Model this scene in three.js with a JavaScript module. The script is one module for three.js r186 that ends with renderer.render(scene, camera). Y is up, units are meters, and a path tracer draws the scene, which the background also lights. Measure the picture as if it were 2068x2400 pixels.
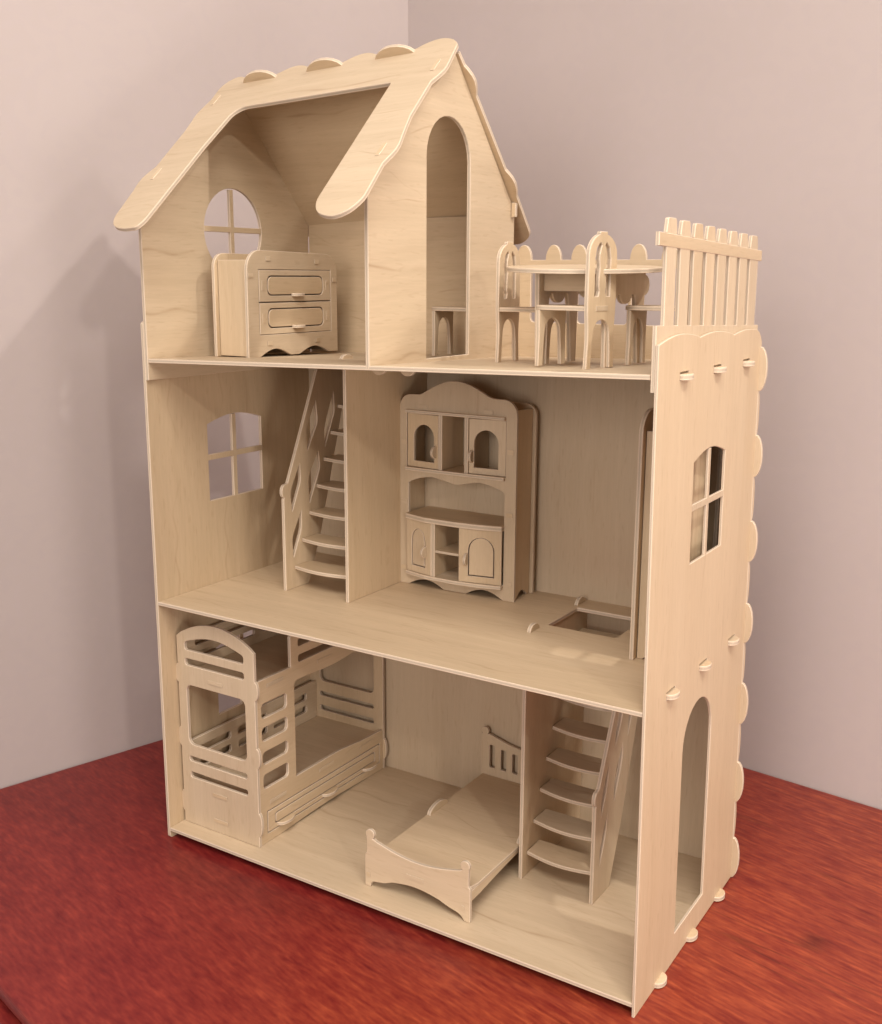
import * as THREE from 'three';
import { mergeGeometries } from 'three/addons/utils/BufferGeometryUtils.js';
import { RoundedBoxGeometry } from 'three/addons/geometries/RoundedBoxGeometry.js';
import { RectAreaLightUniformsLib } from 'three/addons/lights/RectAreaLightUniformsLib.js';
import { ImprovedNoise } from 'three/addons/math/ImprovedNoise.js';

// ------------------------------------------------------------------ camera, light, exposure
// House axes: x along its open front (left to right), y up, z towards the viewer; the front edge is z = 0. "d" below means depth, -z.
const scene = new THREE.Scene();
const camera = new THREE.PerspectiveCamera(50.74, 2068 / 2400, 0.02, 30);
camera.position.set(0.9191, 0.6709, 0.8371);
camera.up.set(-0.11878, 0.97681, -0.17815);
camera.lookAt(0.9191 - 0.52343, 0.6709 - 0.21407, 0.8371 - 0.82474);

const renderer = new THREE.WebGLRenderer({ antialias: true });
renderer.toneMapping = THREE.LinearToneMapping;
renderer.toneMappingExposure = 1.4;
renderer.shadowMap.enabled = true;
RectAreaLightUniformsLib.init();

scene.background = new THREE.Color().setRGB(0.235, 0.205, 0.185);   // the dim rest of the room
const WARM = new THREE.Color().setRGB(1, 0.965, 0.9);
function lamp(name, label, at, power, radius) {  // unseen lamps, placed out of view to light the house and cast its shadows
  const l = new THREE.PointLight(WARM, power);
  l.position.set(...at); l.castShadow = true; l.shadow.radius = radius / 0.02;
  scene.add(l);
  const bulb = new THREE.Mesh(new THREE.SphereGeometry(radius * 1.15, 24, 16), new THREE.MeshStandardMaterial({ color: 0xffffff, emissive: WARM, emissiveIntensity: 2 }));
  bulb.name = name; bulb.position.set(...at); bulb.userData = { label, category: 'lamp' };
  scene.add(bulb);
}
lamp('unseen_lamp_bulb', 'unseen warm lamp out of view, high at the right in front, casting the main shadows of the house', [3.34, 2.05, 2.1], 5.2, 0.08);
lamp('unseen_lamp_bulb_001', 'unseen warm lamp out of view above the right end of the table, shining through the side window', [1.6, 2.05, -0.15], 3.0, 0.03);
lamp('unseen_lamp_bulb_002', 'unseen warm lamp out of view far to the right along the wall, shining onto the left wall', [2.6, 1.84, -0.2], 1.7, 0.1);
lamp('unseen_lamp_bulb_003', 'unseen soft globe lamp out of view, placed low at the right to light the right side and left wall', [1.5, 0.42, 0.5], 0.8, 0.17);  // unseen, placed low out of view to light the right side and table
{ // unseen ceiling panel, out of view, placed to light floors and upper walls
  const g = new THREE.Group(); g.name = 'unseen_ceiling_light'; g.position.set(1.05, 2.1, 1.15);
  g.userData = { label: 'unseen broad square ceiling panel out of view, placed to give soft light from above and in front', category: 'ceiling light' };
  const diffuser = new THREE.Mesh(new THREE.BoxGeometry(1.2, 0.01, 1.2), new THREE.MeshStandardMaterial({ color: 0xffffff, emissive: WARM, emissiveIntensity: 1.5 }));
  diffuser.name = 'diffuser'; g.add(diffuser);
  const rim = new THREE.Mesh(mergeGeometries([[0, 0.62, 1.28, 0.04], [0, -0.62, 1.28, 0.04], [0.62, 0, 0.04, 1.2], [-0.62, 0, 0.04, 1.2]].map(([x, z, w, h]) => new THREE.BoxGeometry(w, 0.05, h).translate(x, 0.01, z))), new THREE.MeshStandardMaterial({ color: 0xe0ddd8, roughness: 0.5 }));
  rim.name = 'frame'; g.add(rim); scene.add(g);
  const l = new THREE.RectAreaLight(WARM, 7.0, 1.2, 1.2);
  l.position.set(1.05, 2.08, 1.15); l.lookAt(1.05, 0, 1.15); scene.add(l);
}
{ // unseen window panel, out of view behind the viewer, placed to light the open front
  const FRONT_LIGHT = new THREE.Color().setRGB(1, 0.96, 0.93), at = new THREE.Vector3(0.72, 1.0, 3.2), g = new THREE.Group();
  g.name = 'window'; g.position.copy(at); g.lookAt(0.3, 0.35, -0.1);
  g.userData = { label: 'unseen bright window panel out of view behind the viewer, placed to light the open front of the house', category: 'window' };
  const pane = new THREE.Mesh(new THREE.PlaneGeometry(1.3, 1.4), new THREE.MeshStandardMaterial({ color: 0xffffff, emissive: FRONT_LIGHT, emissiveIntensity: 1.2 }));
  pane.name = 'pane'; g.add(pane);
  const frame = new THREE.Mesh(mergeGeometries([[0, 0.73, 1.42, 0.06], [0, -0.73, 1.42, 0.06], [-0.68, 0, 0.06, 1.4], [0.68, 0, 0.06, 1.4]].map(([x, y, w, h]) => new THREE.BoxGeometry(w, h, 0.05).translate(x, y, -0.03))), new THREE.MeshStandardMaterial({ color: 0xe8e4de, roughness: 0.6 }));
  frame.name = 'unseen_window_frame'; g.add(frame);
  scene.add(g);
  const l = new THREE.RectAreaLight(FRONT_LIGHT, 3.0, 1.3, 1.4);
  l.position.copy(at).add(new THREE.Vector3(0.3, 0.35, -0.1).sub(at).normalize().multiplyScalar(0.02)); l.lookAt(0.3, 0.35, -0.1);
  scene.add(l);
}

// ------------------------------------------------------------------ textures
let seed = 7;
const rnd = () => { seed = (seed * 1664525 + 1013904223) >>> 0; return seed / 4294967296; };
const noise = new ImprovedNoise();
const N3 = (x, y, z) => noise.noise(x, y, z);
const clamp = (v, a = 0, b = 1) => Math.min(b, Math.max(a, v));
const smooth = (a, b, v) => { const t = clamp((v - a) / (b - a)); return t * t * (3 - 2 * t); };
function tex(size, f, srgb) {
  const data = new Uint8Array(size * size * 4);
  for (let j = 0; j < size; j++) for (let i = 0; i < size; i++) {
    const c = f(i / size, j / size), o = (j * size + i) * 4;
    for (let k = 0; k < 3; k++) data[o + k] = clamp(srgb ? 1.055 * Math.pow(clamp(c[k]), 1 / 2.4) - 0.055 : c[k]) * 255;
    data[o + 3] = 255;
  }
  const t = new THREE.DataTexture(data, size, size);
  t.wrapS = t.wrapT = THREE.MirroredRepeatWrapping; t.magFilter = THREE.LinearFilter; t.minFilter = THREE.LinearMipmapLinearFilter; t.generateMipmaps = true;
  if (srgb) t.colorSpace = THREE.SRGBColorSpace;
  t.needsUpdate = true;
  return t;
}
const WOOD = [0.55, 0.415, 0.276];
// veneer: fine fibres along u, soft bands, a few thin brown mineral lines
function veneer(z0, lines, plain) {
  const strokes = [];
  for (let k = 0; k < lines; k++) strokes.push({ u: rnd() * 1.1 - 0.1, v: rnd(), l: 0.25 + 0.45 * rnd(), w: 0.0012 + 0.0022 * rnd(), a: 0.14 + 0.3 * rnd(), s: rnd() * 50, am: 0.01 + 0.04 * rnd() });
  const base = tex(1024, (u, v) => {
    const w = 0.05 * N3(u * 1.7, v * 2.2, z0) + 0.008 * N3(u * 5, v * 9, z0 + 3);
    const band = N3(u * 0.8, (v + w) * 8, z0 + 9) * 0.5 + N3(u * 1.6, (v + w) * 26, z0 + 5) * 0.45 + N3(u * 3.2, (v + w) * 70, z0 + 6) * 0.45;
    const fibre = N3(u * 12, v * 250, z0 + 1) * 0.6 + N3(u * 40, v * 500, z0 + 2) * 0.4;
    const fleck = smooth(0.34, 0.6, N3(u * 26, v * 150, z0 + 14));
    let dark = 0;
    for (const s of strokes) {
      const du = (u - s.u) / s.l;
      if (du < 0 || du > 1) continue;
      const cy = s.v + s.am * (N3(u * 4, s.s, 1) * 2 + 0.5 * N3(u * 10, s.s, 4));
      const d = Math.abs(v - cy) / (s.w * (0.7 + 1.2 * Math.abs(N3(u * 7, s.s, 8))));
      if (d < 3.5) dark = Math.max(dark, s.a * Math.exp(-d * d * 0.6) * Math.sin(Math.PI * du) * (0.55 + 0.9 * N3(u * 14, s.s, 9)));
    }
    dark = clamp(dark) + 0.1 * fleck;
    const m = 1 + 0.085 * band * plain + 0.07 * fibre + 0.03 * N3(u * 4, v * 4, z0 + 20);
    return [WOOD[0] * m * (1 - 0.6 * dark), WOOD[1] * m * (1 - 0.8 * dark) * (1 + 0.02 * band), WOOD[2] * m * (1 - 0.95 * dark) * (1 + 0.05 * band)];
  }, true);
  base.repeat.set(1 / 0.42, 1 / 0.42);
  return base;
}
const veneers = [veneer(1.3, 20, 1.3), veneer(31.7, 3, 0.8), veneer(77.1, 9, 1.1)];
const edgeMap = tex(256, (u, v) => {
  const t = v * 3, layer = Math.min(2, Math.floor(t)), f = t - layer;
  const tone = [1.08, 0.84, 1.1][layer] * (1 - 0.3 * Math.exp(-Math.pow(Math.min(f, 1 - f) / 0.09, 2)) * (layer === 1 ? 1 : 0.6));
  const g = 1 + 0.12 * N3(u * 40, v * 24, layer * 7) + 0.08 * N3(u * 150, v * 8, 3);
  return [clamp(WOOD[0] * 1.04 * tone * g), clamp(WOOD[1] * 1.08 * tone * g), clamp(WOOD[2] * 1.2 * tone * g)];
}, true);
edgeMap.wrapS = edgeMap.wrapT = THREE.RepeatWrapping; edgeMap.repeat.set(1 / 0.06, 1);
const sheets = [[1, 1, 1], [0.95, 0.92, 0.87], [1.02, 1.0, 0.97], [0.93, 0.93, 0.94], [0.98, 0.95, 0.9]];   // boards cut from different sheets
const faceMats = veneers.map((map) => sheets.map((c) => new THREE.MeshStandardMaterial({ map, roughness: 0.52, color: new THREE.Color().setRGB(...c) })));
const edgeMat = new THREE.MeshStandardMaterial({ map: edgeMap, roughness: 0.7 });

const paintMap = tex(512, (u, v) => { const m = 1 + 0.018 * N3(u * 9, v * 9, 2) + 0.014 * N3(u * 60, v * 60, 5); return [0.455 * m, 0.375 * m, 0.352 * m]; }, true);
const paintBump = tex(512, (u, v) => { const m = 0.5 + 0.3 * N3(u * 120, v * 120, 9) + 0.2 * N3(u * 40, v * 40, 4); return [m, m, m]; }, false);
const paint = new THREE.MeshStandardMaterial({ map: paintMap, roughness: 0.72, bumpMap: paintBump, bumpScale: 0.0001 });
const redMap = tex(2048, (u, v) => {
  const grainAndSheen = smooth(0.42, 0.72, u + 0.05 * N3(u * 6, v * 9, 12));  // mask for streaky grain and painted lamp sheen towards the right
  const wv = v + 0.004 * N3(u * 9, v * 14, 8);
  const streak = N3(u * 14, wv * 130, 1) * 0.5 + N3(u * 36, wv * 380, 2) * 0.7 + N3(u * 70, wv * 800, 3) * 0.4;
  const mottle = N3(u * 62, v * 210, 4) * 0.6 + N3(u * 110, v * 480, 5) * 0.7 + N3(u * 300, v * 900, 15) * 0.3 + N3(u * 26, v * 60, 7) * 0.45;
  const patch = N3(u * 5, v * 7, 6) * 0.6 + N3(u * 13, v * 17, 16) * 0.4;
  const t = streak * (0.3 + 0.9 * grainAndSheen) * 1.1 + mottle * (1.75 - 0.8 * grainAndSheen) + patch * 0.3;
  const crack = Math.exp(-Math.pow(N3(u * 4, wv * 46, 33) / 0.035, 2)) * grainAndSheen * smooth(0.05, 0.4, N3(u * 6, v * 40, 35));
  const k = Math.exp(t * (0.24 + 0.1 * grainAndSheen)) * (1 - 0.35 * crack), orange = clamp(0.2 + t * (0.12 + 0.2 * grainAndSheen) + 0.55 * grainAndSheen);  // right side painted lighter and more orange, standing for lamp sheen
  return [clamp((0.178 + 0.045 * grainAndSheen) * k), clamp((0.012 + 0.028 * orange) * k), clamp((0.0145 + 0.002 * orange) * k)];
}, true);
const redBump = tex(1024, (u, v) => { const m = 0.5 + 0.3 * N3(u * 30, v * 260, 2) + 0.25 * N3(u * 120, v * 200, 5); return [m, m, m]; }, false);
for (const t of [redMap, redBump]) { t.repeat.set(1 / 1.5, 1 / 1.5); t.offset.set(0.32, 0.5); }
const red = new THREE.MeshPhysicalMaterial({ map: redMap, roughness: 0.36, specularIntensity: 0.6, bumpMap: redBump, bumpScale: 0.0003 });

// ------------------------------------------------------------------ shapes
// points [x, y] or [x, y, r]: r rounds the corner
function trace(path, pts) {
  const n = pts.length;
  pts.forEach((p, i) => {
    const a = pts[(i + n - 1) % n], b = pts[(i + 1) % n], r = p[2] || 0;
    const back = (q) => { const l = Math.hypot(q[0] - p[0], q[1] - p[1]) || 1, t = Math.min(r, l * 0.5) / l; return [p[0] + (q[0] - p[0]) * t, p[1] + (q[1] - p[1]) * t]; };
    if (!r) { if (i) path.lineTo(p[0], p[1]); else path.moveTo(p[0], p[1]); return; }
    const s = back(a), e = back(b), c = 0.55;
    if (i) path.lineTo(...s); else path.moveTo(...s);
    path.bezierCurveTo(s[0] + (p[0] - s[0]) * c, s[1] + (p[1] - s[1]) * c, e[0] + (p[0] - e[0]) * c, e[1] + (p[1] - e[1]) * c, ...e);
  });
  path.closePath();
  return path;
}
const rect = (x0, y0, x1, y1, r = 0) => [[x0, y0, r], [x1, y0, r], [x1, y1, r], [x0, y1, r]];
// a run of points over an arc of sagitta h between two points (h > 0 bulges to the left of a -> b)
function arc(a, b, h, n = 8, flat = 1) {
  const out = [], dx = b[0] - a[0], dy = b[1] - a[1], l = Math.hypot(dx, dy);
  for (let i = 0; i <= n; i++) { const t = i / n, k = Math.pow(Math.sin(Math.PI * t), flat) * h; out.push([a[0] + dx * t - dy / l * k, a[1] + dy * t + dx / l * k]); }
  return out;
}
const half = (a, b, h, n = 10) => { // half ellipse, bulging to the left of a -> b
  const out = [], cx = (a[0] + b[0]) / 2, cy = (a[1] + b[1]) / 2, ux = (a[0] - b[0]) / 2, uy = (a[1] - b[1]) / 2, l = Math.hypot(ux, uy);
  for (let i = 0; i <= n; i++) { const t = Math.PI * i / n; out.push([cx + ux * Math.cos(t) + uy / l * h * Math.sin(t), cy + uy * Math.cos(t) - ux / l * h * Math.sin(t)]); }
  return out;
};
const archHole = (x0, x1, y0, spring, top) => [[x0, y0], [x1, y0], ...half([x1, spring], [x0, spring], -(top - spring), 14).map((p) => p)];
const disc = (x, y, r, n = 18) => Array.from({ length: n }, (_, i) => [x + r * Math.cos(2 * Math.PI * i / n), y + r * Math.sin(2 * Math.PI * i / n)]);

const M4 = () => new THREE.Matrix4();
const frames = {
  xy: (at) => M4().makeTranslation(0, 0, at),                                                        // facing the viewer, from z = at forwards
  dy: (at) => M4().makeTranslation(at, 0, 0).multiply(M4().makeRotationY(Math.PI / 2)),              // across the house, from x = at to the right
  xd: (at) => M4().makeTranslation(0, at, 0).multiply(M4().makeRotationX(-Math.PI / 2)),             // lying flat, from y = at upwards
};
const BEV = 0.0004;
function plate(pts, th, m, { holes = [], grain = 0, bevel = BEV } = {}) {
  const s = trace(new THREE.Shape(), pts);
  for (const h of holes) s.holes.push(trace(new THREE.Path(), h));
  const b = Math.min(bevel, th * 0.2);
  const g = new THREE.ExtrudeGeometry(s, { depth: th - 2 * b, bevelEnabled: true, bevelThickness: b, bevelSize: b, bevelOffset: -b, bevelSegments: 1, curveSegments: 7 });
  g.translate(0, 0, b);
  const p = g.attributes.position, uv = g.attributes.uv, nr = g.attributes.normal, ou = rnd() * 5, ov = rnd() * 5;
  for (let i = 0; i < p.count; i++) {
    if (Math.abs(nr.getZ(i)) > 0.95) grain ? uv.setXY(i, p.getY(i) + ou, p.getX(i) + ov) : uv.setXY(i, p.getX(i) + ou, p.getY(i) + ov);
    else { const run = Math.abs(nr.getX(i)) > Math.abs(nr.getY(i)) ? p.getY(i) : p.getX(i); uv.setXY(i, run + ou, clamp(p.getZ(i) / th, 0.02, 0.98)); }
  }
  return g.applyMatrix4(m);
}
const taken = {};
function numbered(name) { const k = taken[name] = (taken[name] ?? -1) + 1; return k ? name + '_' + String(k).padStart(3, '0') : name; }
function thing(name, label, category, at = [0, 0, 0], turn = 0, group) {
  const o = new THREE.Group(); o.name = numbered(name); o.position.set(...at); o.rotation.y = turn;
  o.userData = { label, category }; if (group) o.userData.group = group;
  scene.add(o); return o;
}
// a part whose geometry is written in the axes of its thing's `from` point
function part(parent, name, geo, look = 1, shift) {
  const g = Array.isArray(geo) ? mergeGeometries(geo, true) : geo;
  if (Array.isArray(geo)) { // caps and edges of merged plates keep their two materials
    g.groups.forEach((q) => { q.materialIndex %= 2; });
  }
  if (shift) g.translate(-shift[0], -shift[1], -shift[2]);
  const m = new THREE.Mesh(g, Array.isArray(look) ? look : [faceMats[look][Math.floor(rnd() * sheets.length)], edgeMat]);
  m.name = name; m.castShadow = m.receiveShadow = true;
  parent.add(m); return m;
}
function merged(list) { // plates joined into one geometry with two groups: faces, edges
  const pick = (w) => list.map((g) => {
    const q = g.groups.filter((r) => r.materialIndex === w), n = g.clone(); n.clearGroups();
    const keep = (a) => { const out = []; for (const r of q) for (let i = r.start; i < r.start + r.count; i++) for (let k = 0; k < a.itemSize; k++) out.push(a.array[i * a.itemSize + k]); return new THREE.BufferAttribute(new Float32Array(out), a.itemSize); };
    for (const key of ['position', 'normal', 'uv']) n.setAttribute(key, keep(g.attributes[key]));
    return n;
  });
  return mergeGeometries([mergeGeometries(pick(0)), mergeGeometries(pick(1))], true);
}

// ------------------------------------------------------------------ the setting: two walls in a corner, a red wooden table
const corner = new THREE.Vector2(-0.0982, -0.6628), onLeft = new THREE.Vector2(-0.2906, 0.0285), onRight = new THREE.Vector2(0.7147, -0.555);
function wall(name, from, dir, length, side) {
  const g = new THREE.BoxGeometry(length, 2.6, 0.1); const uv = g.attributes.uv;
  for (let i = 0; i < uv.count; i++) uv.setXY(i, uv.getX(i) * length, uv.getY(i) * 2.6);
  g.translate(length / 2, 1.3 - 0.75, -0.05 * side);
  const m = new THREE.Mesh(g, paint);
  m.name = name; m.position.set(from.x, 0, from.y); m.rotation.y = -Math.atan2(dir.y, dir.x);
  m.userData = { kind: 'structure', label: name === 'wall_left' ? 'pale pinkish painted wall on the left carrying the shadows of the house' : 'pale pinkish painted wall behind and to the right of the house', category: 'wall' };
  m.castShadow = m.receiveShadow = true; scene.add(m);
}
const dl = onLeft.clone().sub(corner).normalize(), dr = onRight.clone().sub(corner).normalize();
wall('wall_left', corner.clone().addScaledVector(dl, -0.1), dl, 1.6, -1);
wall('wall_right', corner.clone(), dr, 2.9, 1);

const table = thing('table', 'red stained wooden table with rounded front edge carrying the doll house', 'table');
const ta = Math.atan2(0.0177, 0.0747), te = new THREE.Vector2(Math.cos(ta), Math.sin(ta)), t0 = new THREE.Vector2(0.0689, 0.2877);
function cross(p, u, q, v) { const k = ((q.x - p.x) * v.y - (q.y - p.y) * v.x) / (u.x * v.y - u.y * v.x); return p.clone().addScaledVector(u, k); }
function redUV(g) {
  const p = g.attributes.position, uv = g.attributes.uv;
  for (let i = 0; i < p.count; i++) { const x = p.getX(i), z = p.getZ(i); uv.setXY(i, x * te.x + z * te.y, -x * te.y + z * te.x - p.getY(i) * 0.9); }
  return g;
}
function redBoard(name, out, y0, th, r) {
  const f0 = t0.clone().add(new THREE.Vector2(-te.y, te.x).multiplyScalar(out - 0.0));
  const inL = corner.clone().addScaledVector(dl, 0.001), a = cross(f0, te, corner.clone().add(new THREE.Vector2(0.0005, 0)), dl), rightEnd = f0.clone().addScaledVector(te, 1.6), backR = cross(rightEnd, new THREE.Vector2(te.y, -te.x), corner, dr);
  const pts = [inL, a, rightEnd, backR].map((q) => [q.x, -q.y]);
  const s = new THREE.Shape(pts.map((q) => new THREE.Vector2(...q)));
  const g = new THREE.ExtrudeGeometry(s, { depth: th - 2 * r, bevelEnabled: true, bevelThickness: r, bevelSize: r, bevelOffset: -r, bevelSegments: 6 });
  g.translate(0, 0, r); g.rotateX(-Math.PI / 2); g.translate(0, y0, 0);
  part(table, name, redUV(g), [red, red]);
}
redBoard('table_top', 0, -0.022, 0.022, 0.008);
redBoard('edge_moulding', 0.012, -0.05, 0.022, 0.004);
redBoard('table_frame', -0.006, -0.0275, 0.0052, 0.001);
redBoard('table_apron', 0.0, -0.17, 0.119, 0.003);

// ------------------------------------------------------------------ the doll house
const house = thing('doll_house', 'three storey open fronted plywood doll house with gabled attic and roof terrace', 'doll house');
const T = 0.0044, D = 0.2818, Y1 = 0.014, Y2 = 0.3001;
const F3 = (x, d) => 0.5796 + 0.022 * x - 0.026 * d;             // the upper floor sags a little to the left and the back
const leanM = M4().makeTranslation(0.6025, 0, 0).multiply(M4().makeRotationZ(0.0112)).multiply(M4().makeTranslation(-0.6025, 0, 0));
const lean = (g) => g.applyMatrix4(leanM);
const lens = (b, l, t, r, wide) => wide ? [[...b, 0.001], [r[0] + 0.0012, r[1], 0.006], [...t, 0.001], [l[0] - 0.0012, l[1], 0.006]] : [[...b], [...r, 0.02], [...t], [...l, 0.02]];

// outer side walls
const winOuter = (d0, d1, y0, y1, top) => [[d0, y0], [d1, y0], ...arc([d1, y1], [d0, y1], -(top - y1), 8).reverse().reverse()];
function windowHole(d0, d1, y0, y1, top) { return [[d0, y0], [d1, y0], ...arc([d1, y1], [d0, y1], top > y1 ? -(top - y1) : 0, 8).map(([x, y]) => [x, y1 + Math.abs(y - y1)])]; }
function crossBars(d0, d1, y0, top, vx, vy, w) {
  const e = 0.0006;
  return [[vx - w, y0 - e], [vx + w, y0 - e], [vx + w, vy - w], [d1 + e, vy - w], [d1 + e, vy + w], [vx + w, vy + w], [vx + w, top - 0.0003], [vx - w, top - 0.0003], [vx - w, vy + w], [d0 - e, vy + w], [d0 - e, vy - w], [vx - w, vy - w]];
}
const lw = part(house, 'side_wall', plate(rect(0, 0, 0.2868, 0.62, 0.004), T, frames.dy(-T), { grain: 1, holes: [windowHole(0.0912, 0.1857, 0.4035, 0.4965, 0.5055), windowHole(0.0912, 0.1857, 0.128, 0.217, 0.226)] }), 0);
part(lw, 'window_bars', plate(crossBars(0.0912, 0.1857, 0.4035, 0.5052, 0.137, 0.4563, 0.0034), T * 0.9, frames.dy(-T * 0.95), { grain: 1 }), 1);
part(lw, 'window_bars', plate(crossBars(0.0912, 0.1857, 0.128, 0.2257, 0.137, 0.1805, 0.0034), T * 0.9, frames.dy(-T * 0.95), { grain: 1 }), 1);

const tabsY = [[0.002, 0.051], [0.095, 0.143], [0.188, 0.236], [0.282, 0.327], [0.373, 0.418], [0.465, 0.51], [0.555, 0.601]];
const rwBack = [];
tabsY.forEach(([a, b], i) => {
  rwBack.push([0.2868, a], [0.2868, b]);
  const nx = tabsY[i + 1]; if (nx) rwBack.push(...half([0.2868, b], [0.2868, nx[0]], -0.0045, 8).slice(1, -1));
});
const rwTop = [...arc([0.2868, 0.606], [0.262, 0.6195], -0.004, 4).map((q) => q), ...arc([0.262, 0.6195], [0.193, 0.6165], -0.0022, 5), ...arc([0.193, 0.6175], [0.097, 0.6185], -0.0042, 8), ...arc([0.097, 0.6195], [0.0, 0.6165], -0.0055, 8)].map((p) => [p[0], p[1]]);
for (const q of rwTop) if (q[1] < 0.6) q[1] = 0.606;
const PEGS = [0.0012, 0.2955, 0.5845].flatMap((y, i) => [0.06, 0.148, 0.236].map((d) => [y, d + 0.001 * i]));
const DOOR = archHole(0.1, 0.1835, 0.0315, 0.2235, 0.2655);
const rw = part(house, 'side_wall', lean(plate([[0, 0], ...rwBack, ...rwTop], 0.0029, frames.dy(0.5996), { grain: 1, holes: [windowHole(0.0962, 0.1852, 0.4122, 0.5068, 0.5156), DOOR, ...PEGS.filter(([y]) => y > 0.1).map(([y, d]) => rect(d - 0.0112, y - 0.0007, d + 0.0112, y + 0.0068, 0.0005))] })), 1);
part(rw, 'window_bars', lean(plate(crossBars(0.0962, 0.1852, 0.4122, 0.515, 0.1399, 0.4645, 0.0032), 0.0026, frames.dy(0.59975), { grain: 1 })), 1);
const pegShape = (d, w, out) => [[-0.004, d - w], [0, d - w], ...half([0, d - w], [0, d + w], -out, 10).slice(1, -1).map(([x, y]) => [Math.abs(x), y]), [0, d + w], [-0.004, d + w]];
function peg(parent, x, y, d, w = 0.0105, out = 0.0075) { part(parent, 'peg', lean(plate(pegShape(d, w, out).map(([a, b]) => [a + x, b]), 0.0052, frames.xd(y - 0.0002), { grain: 1 })), 1); }

// floors
const f1 = part(house, 'floor_board', plate(rect(0.0003, 0, 0.5993, D), T, frames.xd(Y1 - T)), 0);
const stairHole = [[0.4165, 0.172, 0.003], [0.4968, 0.172, 0.004], [0.4968, 0.2475, 0.003], [0.4165, 0.2475, 0.003]];
const f2 = part(house, 'floor_board', plate(rect(0.0003, 0, 0.5960, D), T, frames.xd(Y2 - T), { holes: [stairHole] }), 0);
const f3m = M4().makeTranslation(0, 0.5796 - T, 0).multiply(M4().makeRotationZ(0.022)).multiply(M4().makeRotationX(-0.026)).multiply(M4().makeRotationX(-Math.PI / 2));
const f3 = part(house, 'floor_board', plate(rect(0.0052, 0, 0.5890, D), T, f3m), 1);
PEGS.forEach(([y, d], i) => peg([f1, f2, f3][Math.floor(i / 3)], 0.6027, y, d));

// back walls
const bwPts = [[0, 0.0005], [0.598, 0.0005]];
tabsY.forEach(([a, b]) => { const x = (y) => 0.6025 - 0.0112 * y + 0.0004; bwPts.push([x(a), a], ...half([x(a), a], [x(b), b], -0.0075, 10).slice(1, -1), [x(b), b]); });
bwPts.push([0.5895, 0.603], [0, 0.572]);
const bw = part(house, 'back_wall', plate(bwPts.map(([x, y]) => [x, y]), T, frames.xy(-D - T), { grain: 1 }), 1);
part(house, 'back_wall', plate([[0.0052, 0.5725], [0.3014, 0.5775], [0.3014, 0.7388], [0.0052, 0.7368]], T, frames.xy(-D - T + 0.0002), {}), 0);
// terrace parapet behind the table, with rounded crests
const pr = [[0.3068, 0.578], [0.5868, 0.585], [0.5868, 0.688]];
const crests = [0.566, 0.531, 0.494, 0.4583, 0.423, 0.3885, 0.3568, 0.3195].map((c) => [c - 0.0095, c + 0.0095]);
for (const [a, b] of crests) pr.push([b, 0.6885], ...half([b, 0.6885], [a, 0.6885], -0.0165, 10).slice(1, -1), [a, 0.6885]);
pr.push([0.3068, 0.687]);
const openings = [[0.3292, 0.3795], [0.3875, 0.4485], [0.4525, 0.5125], [0.5205, 0.572]].map(([a, b]) => rect(a, 0.619, b, 0.679, 0.005));
part(house, 'parapet', plate(pr, T, frames.xy(-D - T + 0.0004), { holes: openings }), 1);

// partitions
const pegUp = (d, w, y, h) => [...half([d - w, y], [d + w, y], h, 10)];
const p1 = part(house, 'partition_wall', plate(rect(0.117, Y2 + 0.0002, D - 0.0004, 0.5735), T, frames.dy(0.1836), { grain: 1 }), 1);
const p2 = part(house, 'partition_wall', plate(rect(0.1307, Y1 + 0.0002, D - 0.0004, Y2 - T - 0.0004), T, frames.dy(0.4093), { grain: 1 }), 1);
for (const d of [0.148, 0.264]) part(p2, 'peg', plate(pegUp(d, 0.0105, Y2 + 0.0001, 0.0075), 0.0046, frames.dy(0.4095), {}), 1);
part(p1, 'peg', plate(pegUp(0.118, 0.0105, 0.5793, 0.0065), 0.0046, frames.dy(0.186), {}), 1);

// staircases: rail board with pierced lozenges, bow-fronted treads
function stairs(x0, tx0, tx1, yb, dz, rise, run, first, count, top) {
  const g = (d, y) => [d + dz, y + yb];
  const dTop = (top - yb - 0.1273) / 2.18 + 0.1205;
  const out = [g(0.1150, 0.0002), g(0.158, 0.0002), g(0.1845, 0.0646), [dTop + 0.062 + dz, top], [dTop + dz, top], g(0.1228, 0.1305), ...half(g(0.1185, 0.1295), g(0.1165, 0.1135), -0.0055, 8), g(0.115, 0.112)];
  const ls = [[0.1301, 0.0378, 0.1292, 0.063, 0.1463, 0.0941, 0.1447, 0.0705], [0.1296, 0.0945, 0.1279, 0.1192, 0.1449, 0.1513, 0.1455, 0.1303], [0.1601, 0.1639, 0.1596, 0.1892, 0.177, 0.2236, 0.1797, 0.1973], [0.162, 0.0993, 0.1617, 0.1313, 0.1805, 0.1621, 0.1826, 0.1405], [0.1931, 0.164, 0.1945, 0.1893, 0.212, 0.2318, 0.2127, 0.2062]];
  const holes = ls.map((v) => lens(g(v[0], v[1]), g(v[2], v[3]), g(v[4], v[5]), g(v[6], v[7]), x0 < 0.3));
  const rail = part(house, 'stair_rail', plate(out, T, frames.dy(x0), { holes, grain: 1 }), 2);
  for (let k = 0; k < count; k++) {
    const y = yb + first[1] + rise * k - 0.0042, d = first[0] + run * k, a = tx0 + 0.0002, b = tx1 - 0.0002;
    part(house, 'stair_tread', plate([...arc([a, d], [b, d], -0.007, 10), [b, d + 0.03], [a, d + 0.03]], 0.0042, frames.xd(y)), 0);
  }
  return rail;
}
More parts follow.
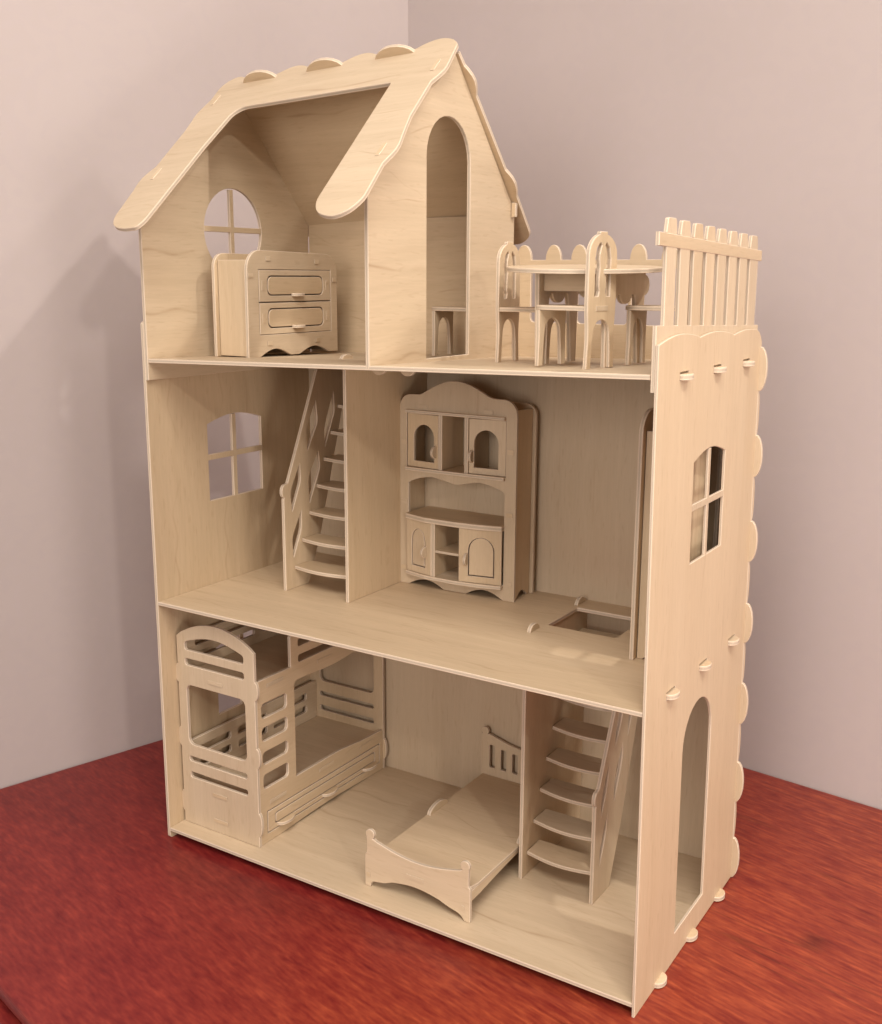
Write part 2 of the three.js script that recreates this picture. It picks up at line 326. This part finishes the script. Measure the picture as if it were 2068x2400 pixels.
stairs(0.0915, 0.0965, 0.1836, Y2, 0.0, 0.031, 0.0147, [0.1306, 0.0282], 8, 0.573);
stairs(0.4970, 0.4143, 0.4970, Y1, 0.0118, 0.0322, 0.0139, [0.1405, 0.0302], 8, 0.2948);

// attic gables, inside the outer walls
const roofY = (x, d) => 0.880 + 0.0424 * x - (d < 0.15 ? 0.867 * (0.15 - d) : (1.07 + 0.2 * x) * (d - 0.15));
function gable(x0, y0, holes, look) {
  const x = x0 + 0.0025, e = 0.0006, yb = Array.isArray(y0) ? y0 : [y0, y0];
  return part(house, 'gable_wall', plate([[0, yb[0]], [D, yb[1]], [D, roofY(x, D) - e], [0.15, roofY(x, 0.15) - e], [0, roofY(x, 0) - e]], T, frames.dy(x0), { holes }), look);
}
const ROUND = disc(0.1435, 0.7205, 0.0487, 40);
const gl = gable(0.0002, 0.556, [ROUND], 0);
part(gl, 'window_bars', plate(crossBars(0.0957, 0.1913, 0.673, 0.768, 0.1415, 0.7222, 0.0032), T * 0.9, frames.dy(0.0004), {}), 1);
const gr = gable(0.3016, [0.5835, 0.578], [archHole(0.0995, 0.184, 0.5868, 0.7862, 0.8285)], 0);
part(gr, 'peg', plate([[0, 0.735], [0.005, 0.736, 0.002], [0.0055, 0.751, 0.002], [0, 0.7515]].map(([a, b]) => [a + 0.3067, b]), 0.0048, frames.xy(-D + 0.004)), 1);
for (const [x, d] of [[0.2633, 0.0785], [0.296, 0.083]]) part(f3, 'peg', plate(half([x - 0.009, 0.5775], [x + 0.009, 0.5775], -0.0075, 10), 0.0046, frames.xy(-d)), 1);

// roof
const O = new THREE.Vector3(0, 0.880, -0.15), ex = new THREE.Vector3(0.9991, 0.04236, 0), es = new THREE.Vector3(0.02773, -0.65401, 0.75598), eb = new THREE.Vector3(0.03158, -0.74471, -0.66664);
function roofFrame(down, lift) {
  const up = down.clone().negate(), n = new THREE.Vector3().crossVectors(ex, up), o = O.clone();
  const flip = n.y < 0; const nn = flip ? n.clone().negate() : n;
  return { m: M4().makeBasis(ex, up, flip ? n : n).setPosition(o.addScaledVector(nn, lift)), flip };
}
// front panel: coordinates (u, -s)
const FR = roofFrame(es, 0.0002);
const w = (a, b, h, n = 6) => arc(a, b, h, n).slice(1, -1);
const fr = [
  [-0.006, -0.243, 0.012], [-0.0125, -0.19], ...w([-0.0125, -0.19], [-0.008, -0.15], 0.005), [-0.008, -0.15], [-0.0095, -0.085], ...w([-0.0095, -0.075], [-0.0095, -0.03], 0.0045), [-0.0095, -0.025], [-0.0115, 0.0, 0.006],
  ...w([-0.0115, 0.004], [0.026, 0.0085], 0.0105), [0.0265, 0.0075], [0.0705, 0.0075], ...w([0.0705, 0.0085], [0.1175, 0.0085], 0.0095, 8), [0.1175, 0.0075], [0.1645, 0.0075], ...w([0.1645, 0.0085], [0.21, 0.0085], 0.0095, 8), [0.21, 0.0075], [0.2585, 0.0075],
  ...w([0.2585, 0.0085], [0.307, 0.0095], 0.0105, 8), [0.3105, 0.004, 0.004], [0.314, -0.022], ...w([0.314, -0.024], [0.3085, -0.061], 0.0045), [0.3085, -0.062], [0.3115, -0.118], [0.3185, -0.152], ...w([0.3185, -0.152], [0.317, -0.19], 0.004), [0.317, -0.192], [0.3205, -0.232], [0.3215, -0.246, 0.014], [0.3096, -0.266, 0.012], [0.288, -0.266, 0.012], [0.2675, -0.249, 0.014],
  [0.257, -0.0522, 0.003], [0.0465, -0.0518, 0.016], [0.0435, -0.12], [0.0455, -0.245, 0.004], [0.041, -0.2565, 0.004], [0.014, -0.2575, 0.018],
];
const frp = part(house, 'roof_panel', plate(fr, T, FR.m), 0);
for (const [u, s] of [[0.0022, 0.1645], [-0.001, 0.028], [0.3035, 0.171], [0.3, 0.033]]) {
  const g = plate(rect(-0.0012, -s - 0.0095, 0.0038, -s + 0.0095, 0.001), 0.0014, FR.m.clone().multiply(M4().makeTranslation(u, 0, T - 0.0005)));
  part(frp, 'peg', g, 1);
}
const BR = roofFrame(eb, 0);
const br = [[-0.012, -0.232, 0.01], [-0.012, 0.0], [0.022, 0.0], ...half([0.0225, 0.005], [0.0735, 0.005], 0.0145), [0.074, 0.0], [0.115, 0.0], ...half([0.1155, 0.005], [0.1670, 0.005], 0.0145), [0.167, 0.0], [0.208, 0.0], ...half([0.2085, 0.005], [0.2605, 0.005], 0.0145), [0.261, 0.0],
  [0.309, 0.0], [0.3095, -0.0145], ...w([0.3095, -0.0145], [0.309, -0.05], 0.0052), [0.309, -0.05], [0.3078, -0.142], ...w([0.3078, -0.142], [0.3085, -0.178], 0.0048), [0.3085, -0.178], [0.306, -0.233, 0.006], [0.291, -0.2445, 0.008], [0.02, -0.2445, 0.01]];
part(house, 'roof_panel', plate(br, T, BR.m.clone().multiply(M4().makeTranslation(0, -0.0045, BR.flip ? -T : 0))), 2);

// balustrade on the terrace edge: base board, pickets, top rail
const fx = 0.5958, fy = (z) => -0.0335 * z;                       // it drops a little to the back
const dz = 0.014;
const bal = part(house, 'balustrade', lean(plate([[0.001, 0.578], [D - 0.002, 0.578], [D - 0.002, 0.6232], [0.001, 0.6322]], 0.0036, frames.dy(fx), { grain: 1 })), 1);
for (let k = 0; k < 8; k++) {
  const c = 0.0215 + 0.0322 * k + dz * 0.5, wd = 0.0112, dy = -0.031 * c;
  part(bal, 'picket', lean(plate([[c - wd, 0.634 + dy - 0.003], [c + wd, 0.634 + dy - 0.003], [c + wd, 0.7062 + dy], [c + 0.0118, 0.7068 + dy], [c + 0.0092, 0.7185 + dy, 0.002], [c - 0.0088, 0.7185 + dy, 0.002], [c - 0.0118, 0.7068 + dy], [c - wd, 0.7062 + dy]], 0.0034, frames.dy(fx + 0.0001), { grain: 1 })), 1);
}
part(bal, 'top_rail', lean(plate([[-0.0005, 0.6952], [D - 0.003, 0.6865], [D - 0.003, 0.6968], [-0.0005, 0.7058]], 0.0036, frames.dy(fx + 0.0004))), 1);

// ------------------------------------------------------------------ furniture
// everything is drawn in house axes and then shifted to the thing's own base
function maker(name, label, category, at, group) {
  const o = thing(name, label, category, at, 0, group);
  return { o, put: (n, g, look = 1, parent = o) => part(parent, n, g, look, at) };
}
const inset = (pts, k) => { const cx = pts.reduce((s, p) => s + p[0], 0) / pts.length, cy = pts.reduce((s, p) => s + p[1], 0) / pts.length; const hx = Math.max(...pts.map((p) => Math.abs(p[0] - cx))), hy = Math.max(...pts.map((p) => Math.abs(p[1] - cy))); return pts.map((p) => [cx + (p[0] - cx) * (1 - k / hx), cy + (p[1] - cy) * (1 - k / hy), p[2] || 0]); };
const G = 0.0014;                                                // width of a cut line

{ // chest of drawers in the attic, facing right
  const c = maker('chest_of_drawers', 'plywood chest of two drawers standing in the attic room under the round window', 'chest of drawers', [0.055, 0.579, -0.158]);
  const y = 0.5795, fd0 = 0.078, fd1 = 0.2395;
  const feet = [[fd0, y - 0.0006], [0.0972, y - 0.0006], ...arc([0.0985, y], [0.1495, y], 0.0078, 10), ...arc([0.1515, y - 0.0006], [0.166, y - 0.0006], 0, 2), ...arc([0.168, y], [0.2215, y], 0.0078, 10), [0.2225, y - 0.0006], [fd1, y - 0.0006]];
  const holeF = rect(0.0972, 0.6035, 0.2272, 0.6765);
  const fr_ = c.put('front_frame', plate([...feet, [fd1, 0.695, 0.022], [fd0 + 0.001, 0.698, 0.022]], T, frames.dy(0.078), { holes: [holeF] }), 1);
  for (const [d, yy] of [[0.113, 0.6885], [0.2, 0.686], [0.113, 0.594], [0.2, 0.594], [0.0835, 0.67], [0.2335, 0.665]]) c.put('tenon', plate(rect(d - 0.004, yy - 0.0025, d + 0.004, yy + 0.0025), 0.0006, frames.dy(0.08285)), 1, fr_);
  for (const [y0, y1] of [[0.6407, 0.6758], [0.6042, 0.6393]]) {
    const outer = rect(0.0981, y0, 0.2263, y1), pan = rect(0.1115, y0 + 0.0065, 0.2125, y1 - 0.006, 0.007);
    const dr = c.put('drawer', plate(outer, 0.004, frames.dy(0.0785), { holes: [pan] }), 1);
    c.put('panel', plate(inset(pan, G), 0.004, frames.dy(0.0785)), 1, dr);
    c.put('handle', plate(half([0.154, 0], [0.174, 0], 0).length ? half([0.0825, 0.1535], [0.0825, 0.1745], -0.0075, 10).map(([a, b]) => [0.0825 + Math.abs(a - 0.0825), b]) : [], 0.0036, frames.xd(y0 + 0.0055)), 1, dr);
    for (const d of [0.1045, 0.2195]) c.put('tenon', plate(rect(d - 0.0025, y0 + 0.0125, d + 0.0025, y0 + 0.0235), 0.0006, frames.dy(0.08235)), 1, dr);
  }
  c.put('back_panel', plate([[0.079, y - 0.0008], [0.2385, y - 0.002], [0.2385, 0.694, 0.02], [0.079, 0.6945, 0.016]], T, frames.dy(0.0285), { grain: 1 }), 1);
  for (const d of [0.088, 0.2335]) c.put('side_panel', plate(rect(0.0337, y + 0.0004, 0.0778, 0.6868), T * 0.9, frames.xy(-d), { grain: 1 }), 2);
  c.put('top_board', plate(rect(0.0337, 0.0885, 0.0778, 0.2285), 0.004, frames.xd(0.676)), 1);
}

{ // tall cupboard on the middle floor
  const c = maker('cupboard', 'tall plywood cupboard with arched doors and open shelf against the partition', 'cupboard', [0.267, 0.3001, -0.247]);
  const y = 0.3004, z = -0.227;
  const upper = [[0.1975, 0.4463], [0.3333, 0.4463], [0.3333, 0.5115], ...arc([0.31, 0.509], [0.222, 0.509], -0.0062, 8).map(([a, b]) => [a, 0.509 + Math.abs(b - 0.509)]), [0.1975, 0.5115]];
  const lower = [[0.1998, 0.319], [0.3323, 0.319], [0.3323, 0.427], ...[[0.328, 0.4305], [0.315, 0.4345], [0.2995, 0.437], [0.285, 0.4345], [0.2665, 0.4306], [0.248, 0.4345], [0.232, 0.437], [0.216, 0.434], [0.204, 0.4295]], [0.1998, 0.427]];
  const ff = c.put('front_frame', plate([[0.187, y], [0.1984, y], ...arc([0.2, y], [0.2505, y], 0.0085, 10), ...arc([0.2525, y], [0.2785, y], 0, 2), ...arc([0.281, y], [0.332, y], 0.0085, 10), [0.3343, y], [0.3468, y],
    [0.3468, 0.5345, 0.018], [0.3145, 0.535, 0.004], ...arc([0.308, 0.5375], [0.222, 0.5365], -0.015, 14), [0.2165, 0.5335, 0.003], [0.187, 0.533, 0.018]], T, frames.xy(z), { holes: [upper, lower], grain: 1 }), 2);
  for (const x of [0.1938, 0.3395]) for (const yy of [0.476, 0.403, 0.321]) c.put('tenon', plate(rect(x - 0.0042, yy - 0.0028, x + 0.0042, yy + 0.0028), 0.0006, frames.xy(z + 0.0048)), 1, ff);
  for (const x of [0.222, 0.31]) c.put('tenon', plate(rect(x - 0.006, 0.5168, x + 0.006, 0.5218), 0.0006, frames.xy(z + 0.0048)), 1, ff);
  // shelves with bowed lips
  const shelf = (yy, x0, x1, dBack, dF, bow, th = 0.0042) => c.put('shelf', plate([...arc([x0, dF], [x1, dF], -bow, 14), [x1, dBack], [x0, dBack]], th, frames.xd(yy)), 1);
  shelf(0.5118, 0.198, 0.3328, 0.267, 0.2185, 0.001, 0.0036); shelf(0.4425, 0.198, 0.3328, 0.267, 0.2185, 0.001, 0.0042);
  const counter = [[0.1990, 0.2175], [0.2005, 0.2165], [0.2325, 0.2075], [0.275, 0.2065], [0.305, 0.2095], [0.3325, 0.2165], [0.3325, 0.267], [0.1990, 0.267]];
  c.put('shelf', plate(counter, 0.0062, frames.xd(0.3838)), 0);
  c.put('shelf', plate(counter, 0.0044, frames.xd(0.3145)), 1);
  c.put('shelf', plate(rect(0.2465, 0.21, 0.279, 0.267), 0.0028, frames.xd(0.3485)), 1);
  const up = (n, x, y0, y1, d0) => c.put('divider', plate(rect(d0, y0, 0.2665, y1), 0.005, frames.dy(x), { grain: 1 }), 1);
  up(0, 0.2450, 0.447, 0.5116, 0.2185); up(0, 0.2806, 0.447, 0.5116, 0.2185);
  up(0, 0.2412, 0.319, 0.3836, 0.2095); up(0, 0.2795, 0.319, 0.3836, 0.2095);
  // doors: drawn flat from the hinge, then swung to follow the bow
  function door(hx, hd, width, y0, y1, hingeRight, swing, pane, knobY) {
    const m = M4().makeTranslation(hx, 0, -hd).multiply(M4().makeRotationY(hingeRight ? -swing : swing)), sg = hingeRight ? -1 : 1;
    const place = (g) => g.applyMatrix4(m);
    const X = (a) => sg * a, R = (a0, a1, b0, b1) => sg > 0 ? rect(a0, b0, a1, b1) : rect(-a1, b0, -a0, b1);
    const h = archHole(...(sg > 0 ? [pane[0], pane[1]] : [-pane[1], -pane[0]]), pane[2], pane[3], pane[4]);
    const th = 0.0034, o = c.put('door', place(plate(R(0, width, y0, y1), th, frames.xy(-th), { holes: [h], grain: 1 })), 1);
    if (pane[5]) c.put('panel', place(plate(inset(h, G), th, frames.xy(-th - 0.0002), { grain: 1 })), 1, o);
    const kx = X(width - pane[6]);
    c.put('handle', place(plate(half([0, knobY - 0.0075], [0, knobY + 0.0075], -0.0085, 10).map(([a, b]) => [-Math.abs(a) , b]), 0.0034, frames.dy(kx - 0.0017))), 1, o);
  }
  door(0.1982, 0.2235, 0.0462, 0.4472, 0.5108, false, -0.09, [0.0095, 0.04, 0.4545, 0.483, 0.4985, 0, 0.004], 0.4675);
  door(0.3326, 0.2235, 0.0465, 0.4472, 0.5108, true, -0.09, [0.0095, 0.04, 0.4545, 0.483, 0.4985, 0, 0.004], 0.4675);
  door(0.2003, 0.2185, 0.042, 0.3192, 0.3834, false, -0.235, [0.0085, 0.032, 0.327, 0.358, 0.3735, 1, 0.0085], 0.347);
  door(0.3318, 0.2185, 0.0525, 0.3192, 0.3834, true, -0.19, [0.0085, 0.041, 0.327, 0.3575, 0.374, 1, 0.0095], 0.347);
  c.put('side_panel', plate([[0.2272, y], [0.234, y], ...arc([0.235, y], [0.262, y], 0.0085, 8), [0.2668, y], [0.2668, 0.5215], [0.2272, 0.523]], T, frames.dy(0.339), { grain: 1 }), 2);
  c.put('side_panel', plate([[0.2272, y], [0.2668, y], [0.2668, 0.5215], [0.2272, 0.523]], T, frames.dy(0.19), { grain: 1 }), 1);
  c.put('back_panel', plate([[0.187, y], [0.3475, y], [0.3475, 0.527, 0.014], [0.187, 0.527, 0.014]], T, frames.xy(-0.272), { grain: 1 }), 1);
}

{ // tall cabinet by the right wall, its back to the room
  const c = maker('cabinet', 'tall narrow plywood cabinet with rounded top standing beside the right window', 'cabinet', [0.555, 0.3001, -0.19]);
  const y = 0.3004;
  c.put('back_panel', plate([[0.119, y], [0.254, y], [0.254, 0.547, 0.022], [0.119, 0.547, 0.022]], T, frames.dy(0.5335), { grain: 1 }), 1);
  c.put('front_panel', plate([[0.119, y], [0.254, y], [0.254, 0.547, 0.022], [0.119, 0.547, 0.022]], T, frames.dy(0.573), { grain: 1, holes: [rect(0.19, 0.335, 0.236, 0.525, 0.003)] }), 2);
  for (const d of [0.1305, 0.248]) c.put('side_panel', plate([[0.5388, y], [0.543, y], ...arc([0.544, y], [0.568, y], 0.006, 8), [0.5728, y], [0.5728, 0.5275], [0.5388, 0.5275]], T * 0.95, frames.xy(-d), { grain: 1 }), 2);
  c.put('shelf', plate(rect(0.5388, 0.131, 0.5728, 0.243), 0.004, frames.xd(0.5225)), 1);
}

{ // bunk bed on the ground floor
  const c = maker('bunk_bed', 'plywood bunk bed with slatted ends and ladder in the left ground floor room', 'bunk bed', [0.064, 0.014, -0.152]);
  const y = 0.0144;
  const bumps = (x, s, list) => list.flatMap(([a, b]) => half([x, a], [x, b], s * 0.0045, 8));
  const endOut = (rear) => [[0.003, y], [0.06, y], [0.124, y], ...bumps(0.124, -1, rear ? [[0.028, 0.0575]] : [[0.028, 0.0575], [0.1135, 0.1385], [0.197, 0.2195]]), ...arc([0.124, 0.2535], [0.003, 0.2535], -0.021, 18, 0.8), ...bumps(0.003, -1, [[0.2188, 0.195], [0.1385, 0.1135], [0.0557, 0.028]])];
  const endHoles = [
    [[0.0155, 0.238, 0.003], [0.1085, 0.238, 0.003], [0.1085, 0.2475, 0.003], ...arc([0.104, 0.2495], [0.02, 0.2495], -0.0085, 10), [0.0155, 0.2475, 0.003]],
    rect(0.0155, 0.219, 0.1085, 0.228, 0.003), rect(0.0158, 0.1186, 0.1088, 0.1948, 0.008), rect(0.016, 0.0968, 0.1085, 0.1036, 0.0025), rect(0.0165, 0.0755, 0.1085, 0.0832, 0.0025)];
  const tenonXY = (z, par) => [[0.064, 0.2055], [0.064, 0.063], [0.064, 0.03]].forEach(([x, yy]) => c.put('tenon', plate(rect(x - 0.0115, yy - 0.0022, x + 0.0115, yy + 0.0022), 0.0006, frames.xy(z)), 1, par));
  const hb = c.put('end_board', plate(endOut(false), T, frames.xy(-0.027), { holes: endHoles, grain: 1 }), 1);
  tenonXY(-0.0222, hb);
  c.put('end_board', plate(endOut(true), T, frames.xy(-0.2765), { holes: endHoles, grain: 1 }), 1);
  // long side with ladder, rail and drawer opening
  const ladder = [[0.1705, 0.189], [0.1422, 0.1595], [0.1135, 0.1292], [0.083, 0.1012]].map(([a, b]) => rect(0.0338, a, 0.0785, b, 0.005));
  const dOpen = rect(0.0382, 0.0252, 0.2646, 0.0538, 0.001);
  const guards = [rect(0.101, 0.2392, 0.255, 0.2485, 0.003), rect(0.101, 0.2196, 0.255, 0.2288, 0.003)];
  const side = [[0.0272, y - 0.0003], ...arc([0.06, y], [0.245, y], 0.003, 10), [0.2718, y - 0.0003], [0.2718, 0.0706], [0.2326, 0.0718, 0.01], [0.1772, 0.077, 0.01], [0.0925, 0.0765], [0.0925, 0.1987, 0.005], [0.125, 0.1985, 0.02], [0.1656, 0.1955, 0.03], [0.2071, 0.2, 0.03], [0.2718, 0.201], [0.2718, 0.256, 0.01], [0.0872, 0.256, 0.003], [0.0872, 0.2177], [0.0272, 0.2177]];
  const sb = c.put('side_board', plate(side, T, frames.dy(0.119), { holes: [...ladder, dOpen, ...guards] }), 1);
  for (const [d, yy] of [[0.058, 0.209], [0.15, 0.2095], [0.058, 0.064], [0.15, 0.0665], [0.235, 0.064]]) c.put('tenon', plate(rect(d - 0.0145, yy - 0.0022, d + 0.0145, yy + 0.0022), 0.0006, frames.dy(0.1238)), 1, sb);
  const pan = rect(0.052, 0.0318, 0.2535, 0.0462, 0.003);
  const dr = c.put('drawer', plate(inset(dOpen, G), 0.0045, frames.dy(0.119), { holes: [pan] }), 0);
  c.put('panel', plate(inset(pan, G), 0.0045, frames.dy(0.119)), 0, dr);
  for (const d of [0.0695, 0.1545, 0.24]) c.put('handle', plate(half([0.1236, d - 0.0145], [0.1236, d + 0.0145], -0.0085, 12).map(([a, b]) => [0.1236 + Math.abs(a - 0.1236), b]), 0.004, frames.xd(0.0285)), 1, dr);
  // far long side, pierced with short slots
  const far = [[0.0272, y], [0.2718, y], [0.2718, 0.248], [0.19, 0.248], [0.19, 0.21], [0.2718, 0.205], [0.2718, 0.118, 0.004], [0.0272, 0.118, 0.004]];
  const farHoles = []; for (const [a, b] of [[0.096, 0.106], [0.078, 0.088]]) for (const [d0, d1] of [[0.045, 0.1], [0.113, 0.168], [0.181, 0.25]]) farHoles.push(rect(d0, a, d1, b, 0.003));
  c.put('side_board', plate([[0.0272, y], [0.2718, y], [0.2718, 0.118, 0.004], [0.0272, 0.118, 0.004]], T, frames.dy(0.0062), { holes: farHoles }), 1);
  c.put('guard_rail', plate(rect(0.0272, 0.196, 0.2718, 0.251, 0.004), T, frames.dy(0.0062), { holes: [rect(0.045, 0.235, 0.15, 0.243, 0.003), rect(0.165, 0.235, 0.255, 0.243, 0.003), rect(0.045, 0.219, 0.15, 0.227, 0.003), rect(0.165, 0.219, 0.255, 0.227, 0.003)] }), 1);
  c.put('bed_base', plate(rect(0.0114, 0.0274, 0.1188, 0.2742), 0.004, frames.xd(0.061)), 0);
  c.put('bed_base', plate(rect(0.0114, 0.0274, 0.1188, 0.2742), 0.004, frames.xd(0.2035)), 0);
}

{ // single bed
  const c = maker('single_bed', 'low plywood single bed with curved footboard and slatted headboard beside the partition', 'single bed', [0.3425, 0.014, -0.154]);
  const y = 0.0145;
  const knob = (x, yy, r) => { const o = []; for (let i = 0; i <= 12; i++) { const t = -0.32 * Math.PI + 1.64 * Math.PI * i / 12; o.push([x + r * Math.cos(t), yy + r * Math.sin(t)]); } return o; };
  const foot = [[0.2745, y], [0.281, y], [0.2828, 0.0212, 0.004], [0.3, 0.0243], ...arc([0.31, 0.0285], [0.37, 0.0285], 0.004, 8), [0.384, 0.0235, 0.008], [0.3965, 0.0214, 0.006], [0.4018, y], [0.4085, y], [0.4085, 0.0525, 0.001], [0.4062, 0.0545, 0.001], [0.4062, 0.074], ...knob(0.402, 0.0772, 0.0056).slice(0), [0.3985, 0.072], ...arc([0.3955, 0.0703], [0.289, 0.0703], 0.0088, 14), [0.2858, 0.072], ...knob(0.2812, 0.0772, 0.0056), [0.277, 0.073], [0.277, 0.0545, 0.001], [0.2745, 0.0525, 0.001]];
  const fb = c.put('footboard', plate(foot, T, frames.xy(-0.031)), 1);
  for (const [x, yy, a, b] of [[0.2795, 0.0295, 0.0022, 0.0028], [0.3405, 0.044, 0.011, 0.0022], [0.4005, 0.0295, 0.0022, 0.0028]]) c.put('tenon', plate(rect(x - a, yy - b, x + a, yy + b), 0.0006, frames.xy(-0.0262)), 1, fb);
  const head = [[0.2775, y], [0.285, y], [0.2875, 0.022, 0.004], [0.398, 0.022, 0.004], [0.4005, y], [0.408, y], [0.408, 0.104], ...knob(0.404, 0.107, 0.0052), [0.3995, 0.1035], ...arc([0.396, 0.1035], [0.29, 0.1035], 0.0105, 14), [0.2865, 0.1035], ...knob(0.2825, 0.107, 0.0052), [0.2775, 0.104]];
  const hs = []; for (let k = 0; k < 7; k++) { const x = 0.2894 + 0.0164 * k, t = (x + 0.004 - 0.3425) / 0.053; hs.push(rect(x, 0.0588, x + 0.008, 0.0845 + 0.0062 * t * t, 0.002)); }
  c.put('headboard', plate(head, T, frames.xy(-0.2772), { holes: hs, grain: 1 }), 1);
  c.put('bed_base', plate([[0.2795, 0.0312], [0.4005, 0.0312], [0.4052, 0.05], [0.4052, 0.2722], [0.2795, 0.2722]], 0.004, frames.xd(0.0445)), 0);
  for (const x of [0.2798, 0.3998]) {
    const r = c.put('side_rail', plate([[0.0312, 0.0325, 0.002], [0.055, 0.033], ...arc([0.06, 0.0335], [0.245, 0.0335], 0.006, 10), [0.2722, 0.0325, 0.002], [0.2722, 0.0443], [0.0312, 0.0443]], T, frames.dy(x)), 1);
    c.put('peg', plate(half([0.142, 0.0483], [0.182, 0.0483], 0.0095, 12), 0.0048, frames.dy(x + 0.0001)), 1, r);
  }
}

// round table and chairs on the terrace
{
  const cx = 0.4665, cd = 0.13, y = F3(cx, cd);
  const c = maker('round_table', 'round plywood table on scalloped leg panels standing on the roof terrace', 'round table', [cx, y, -cd]);
  const topM = M4().makeTranslation(cx, 0.6755, -cd).multiply(M4().makeRotationFromEuler(new THREE.Euler(0.036, 0, -0.014))).multiply(M4().makeRotationX(-Math.PI / 2));
  c.put('table_top', plate(disc(0, 0, 0.0745, 56), 0.0042, topM), 0);
  const yt = 0.6745;
  const panel = (d0, d1, yb, flip) => {
    const m = (d0 + d1) / 2;
    return [[d0 + 0.003, yb], [d0 + 0.014, yb], [d0 + 0.0185, yt - 0.042, 0.01], [d0 + 0.024, yt - 0.02, 0.006], ...half([m - 0.0135, yt - 0.0205], [m + 0.0135, yt - 0.0205], -0.0085, 10), [d1 - 0.024, yt - 0.02, 0.006], [d1 - 0.0185, yt - 0.042, 0.01], [d1 - 0.014, yb], [d1 - 0.003, yb], [d1 - 0.0015, yt - 0.03, 0.01], ...half([d1 - 0.001, yt - 0.0215], [d1, yt - 0.002], -0.011, 8), [d1, yt], [d0, yt], [d0 + 0.0008, yt - 0.03, 0.01]];
  };
  for (const [x, d0] of [[0.4365, 0.086], [0.5075, 0.08]]) c.put('leg_panel', plate(panel(d0, 0.173, F3(x, 0.13) + 0.0008, 0), 0.0045, frames.dy(x), { grain: 1 }), 2);
  for (const [d, h] of [[0.096, 0.0175], [0.163, 0.0175]]) c.put('apron', plate(rect(0.4412, yt - h, 0.5073, yt - 0.0005), 0.0045, frames.xy(-d - 0.0045)), 1);
  c.put('apron', plate([[0.4412, yt - 0.016], ...half([0.461, yt - 0.016], [0.487, yt - 0.016], -0.009, 10), [0.5073, yt - 0.016], [0.5073, yt - 0.0006], [0.4412, yt - 0.0006]], 0.0045, frames.xy(-0.1325)), 1);
}
function makeChair(label) {
  const o = thing('chair', label, 'chair', [0, 0, 0], 0, 'chairs of the terrace dining set');
  const W = 0.0212;                                      // local axes: back panel at x = 0, the seat reaches to +x
  const leg = (w, h) => [[-w, 0], [-w + 0.0066, 0], [-w + 0.0076, h - 0.024, 0.004], ...half([-w + 0.0086, h - 0.014], [w - 0.0086, h - 0.014], 0.014, 12), [w - 0.0076, h - 0.024, 0.004], [w - 0.0066, 0], [w, 0]];
  const back = [...leg(W, 0.0435), [W - 0.002, 0.03, 0.01], [W + 0.0004, 0.052, 0.01], [W, 0.1], ...half([W, 0.1], [-W, 0.1], -0.0185, 14).slice(1, -1).flatMap((p, i) => i === 6 ? [[0.006, 0.1182], [0.005, 0.1202], [-0.005, 0.1202], [-0.006, 0.1182]] : [p]), [-W, 0.1], [-W - 0.0004, 0.052, 0.01], [-W + 0.002, 0.03, 0.01]];
  const slotHole = (q) => [[q * 0.0118, 0.064], [q * 0.0118, 0.097], [q * 0.0095, 0.1065], [q * 0.0045, 0.111], [q * 0.0024, 0.1085], [q * 0.0052, 0.101], [q * 0.0056, 0.096], [q * 0.0044, 0.089], [q * 0.0054, 0.08], [q * 0.0054, 0.072], [q * 0.0044, 0.0685], [q * 0.0058, 0.064]];
  part(o, 'backrest', plate(back, 0.0042, frames.dy(-0.0042), { grain: 1, holes: [slotHole(1), slotHole(-1)] }), 1);
  part(o, 'tenon', plate(rect(-0.009, 0.0512, 0.009, 0.0556), 0.0007, frames.dy(-0.0047)), 1);
  part(o, 'seat', plate([[0.0002, -0.0205], [0.052, -0.0205, 0.006], [0.0600, -0.015, 0.008], [0.0600, 0.015, 0.008], [0.052, 0.0205, 0.006], [0.0002, 0.0205]], 0.0042, frames.xd(0.0512)), 0);
  const front = leg(0.0205, 0.0435);
  part(o, 'leg_panel', plate([...front, [0.0196, 0.025, 0.01], [0.0205, 0.0509], [-0.0205, 0.0509], [-0.0196, 0.025, 0.01]], 0.0042, frames.dy(0.0505), { grain: 1 }), 1);
  return o;
}
const chair = makeChair('plywood chair at the terrace front edge with its seat turned to the left');
function seatChair(o, x, d, turn, label) {
  if (label) o.userData = { ...o.userData, label };
  o.position.set(x, F3(x, d) + 0.0003, -d); o.rotation.set(0, turn, 0); return o;
}
function another(x, d, turn, label) { const o = chair.clone(); o.name = numbered('chair'); o.userData = { ...chair.userData }; scene.add(o); return seatChair(o, x, d, turn, label); }
seatChair(chair, 0.5085, 0.0715, Math.PI - 0.19);
another(0.3745, 0.150, -0.02, 'plywood chair between gable wall and round table, nearest the arched door');
another(0.5655, 0.152, Math.PI, 'plywood chair behind the balustrade at the far right of the terrace');
another(0.2905, 0.238, Math.PI, 'plywood chair inside the attic seen through the arched gable door');

renderer.render(scene, camera);
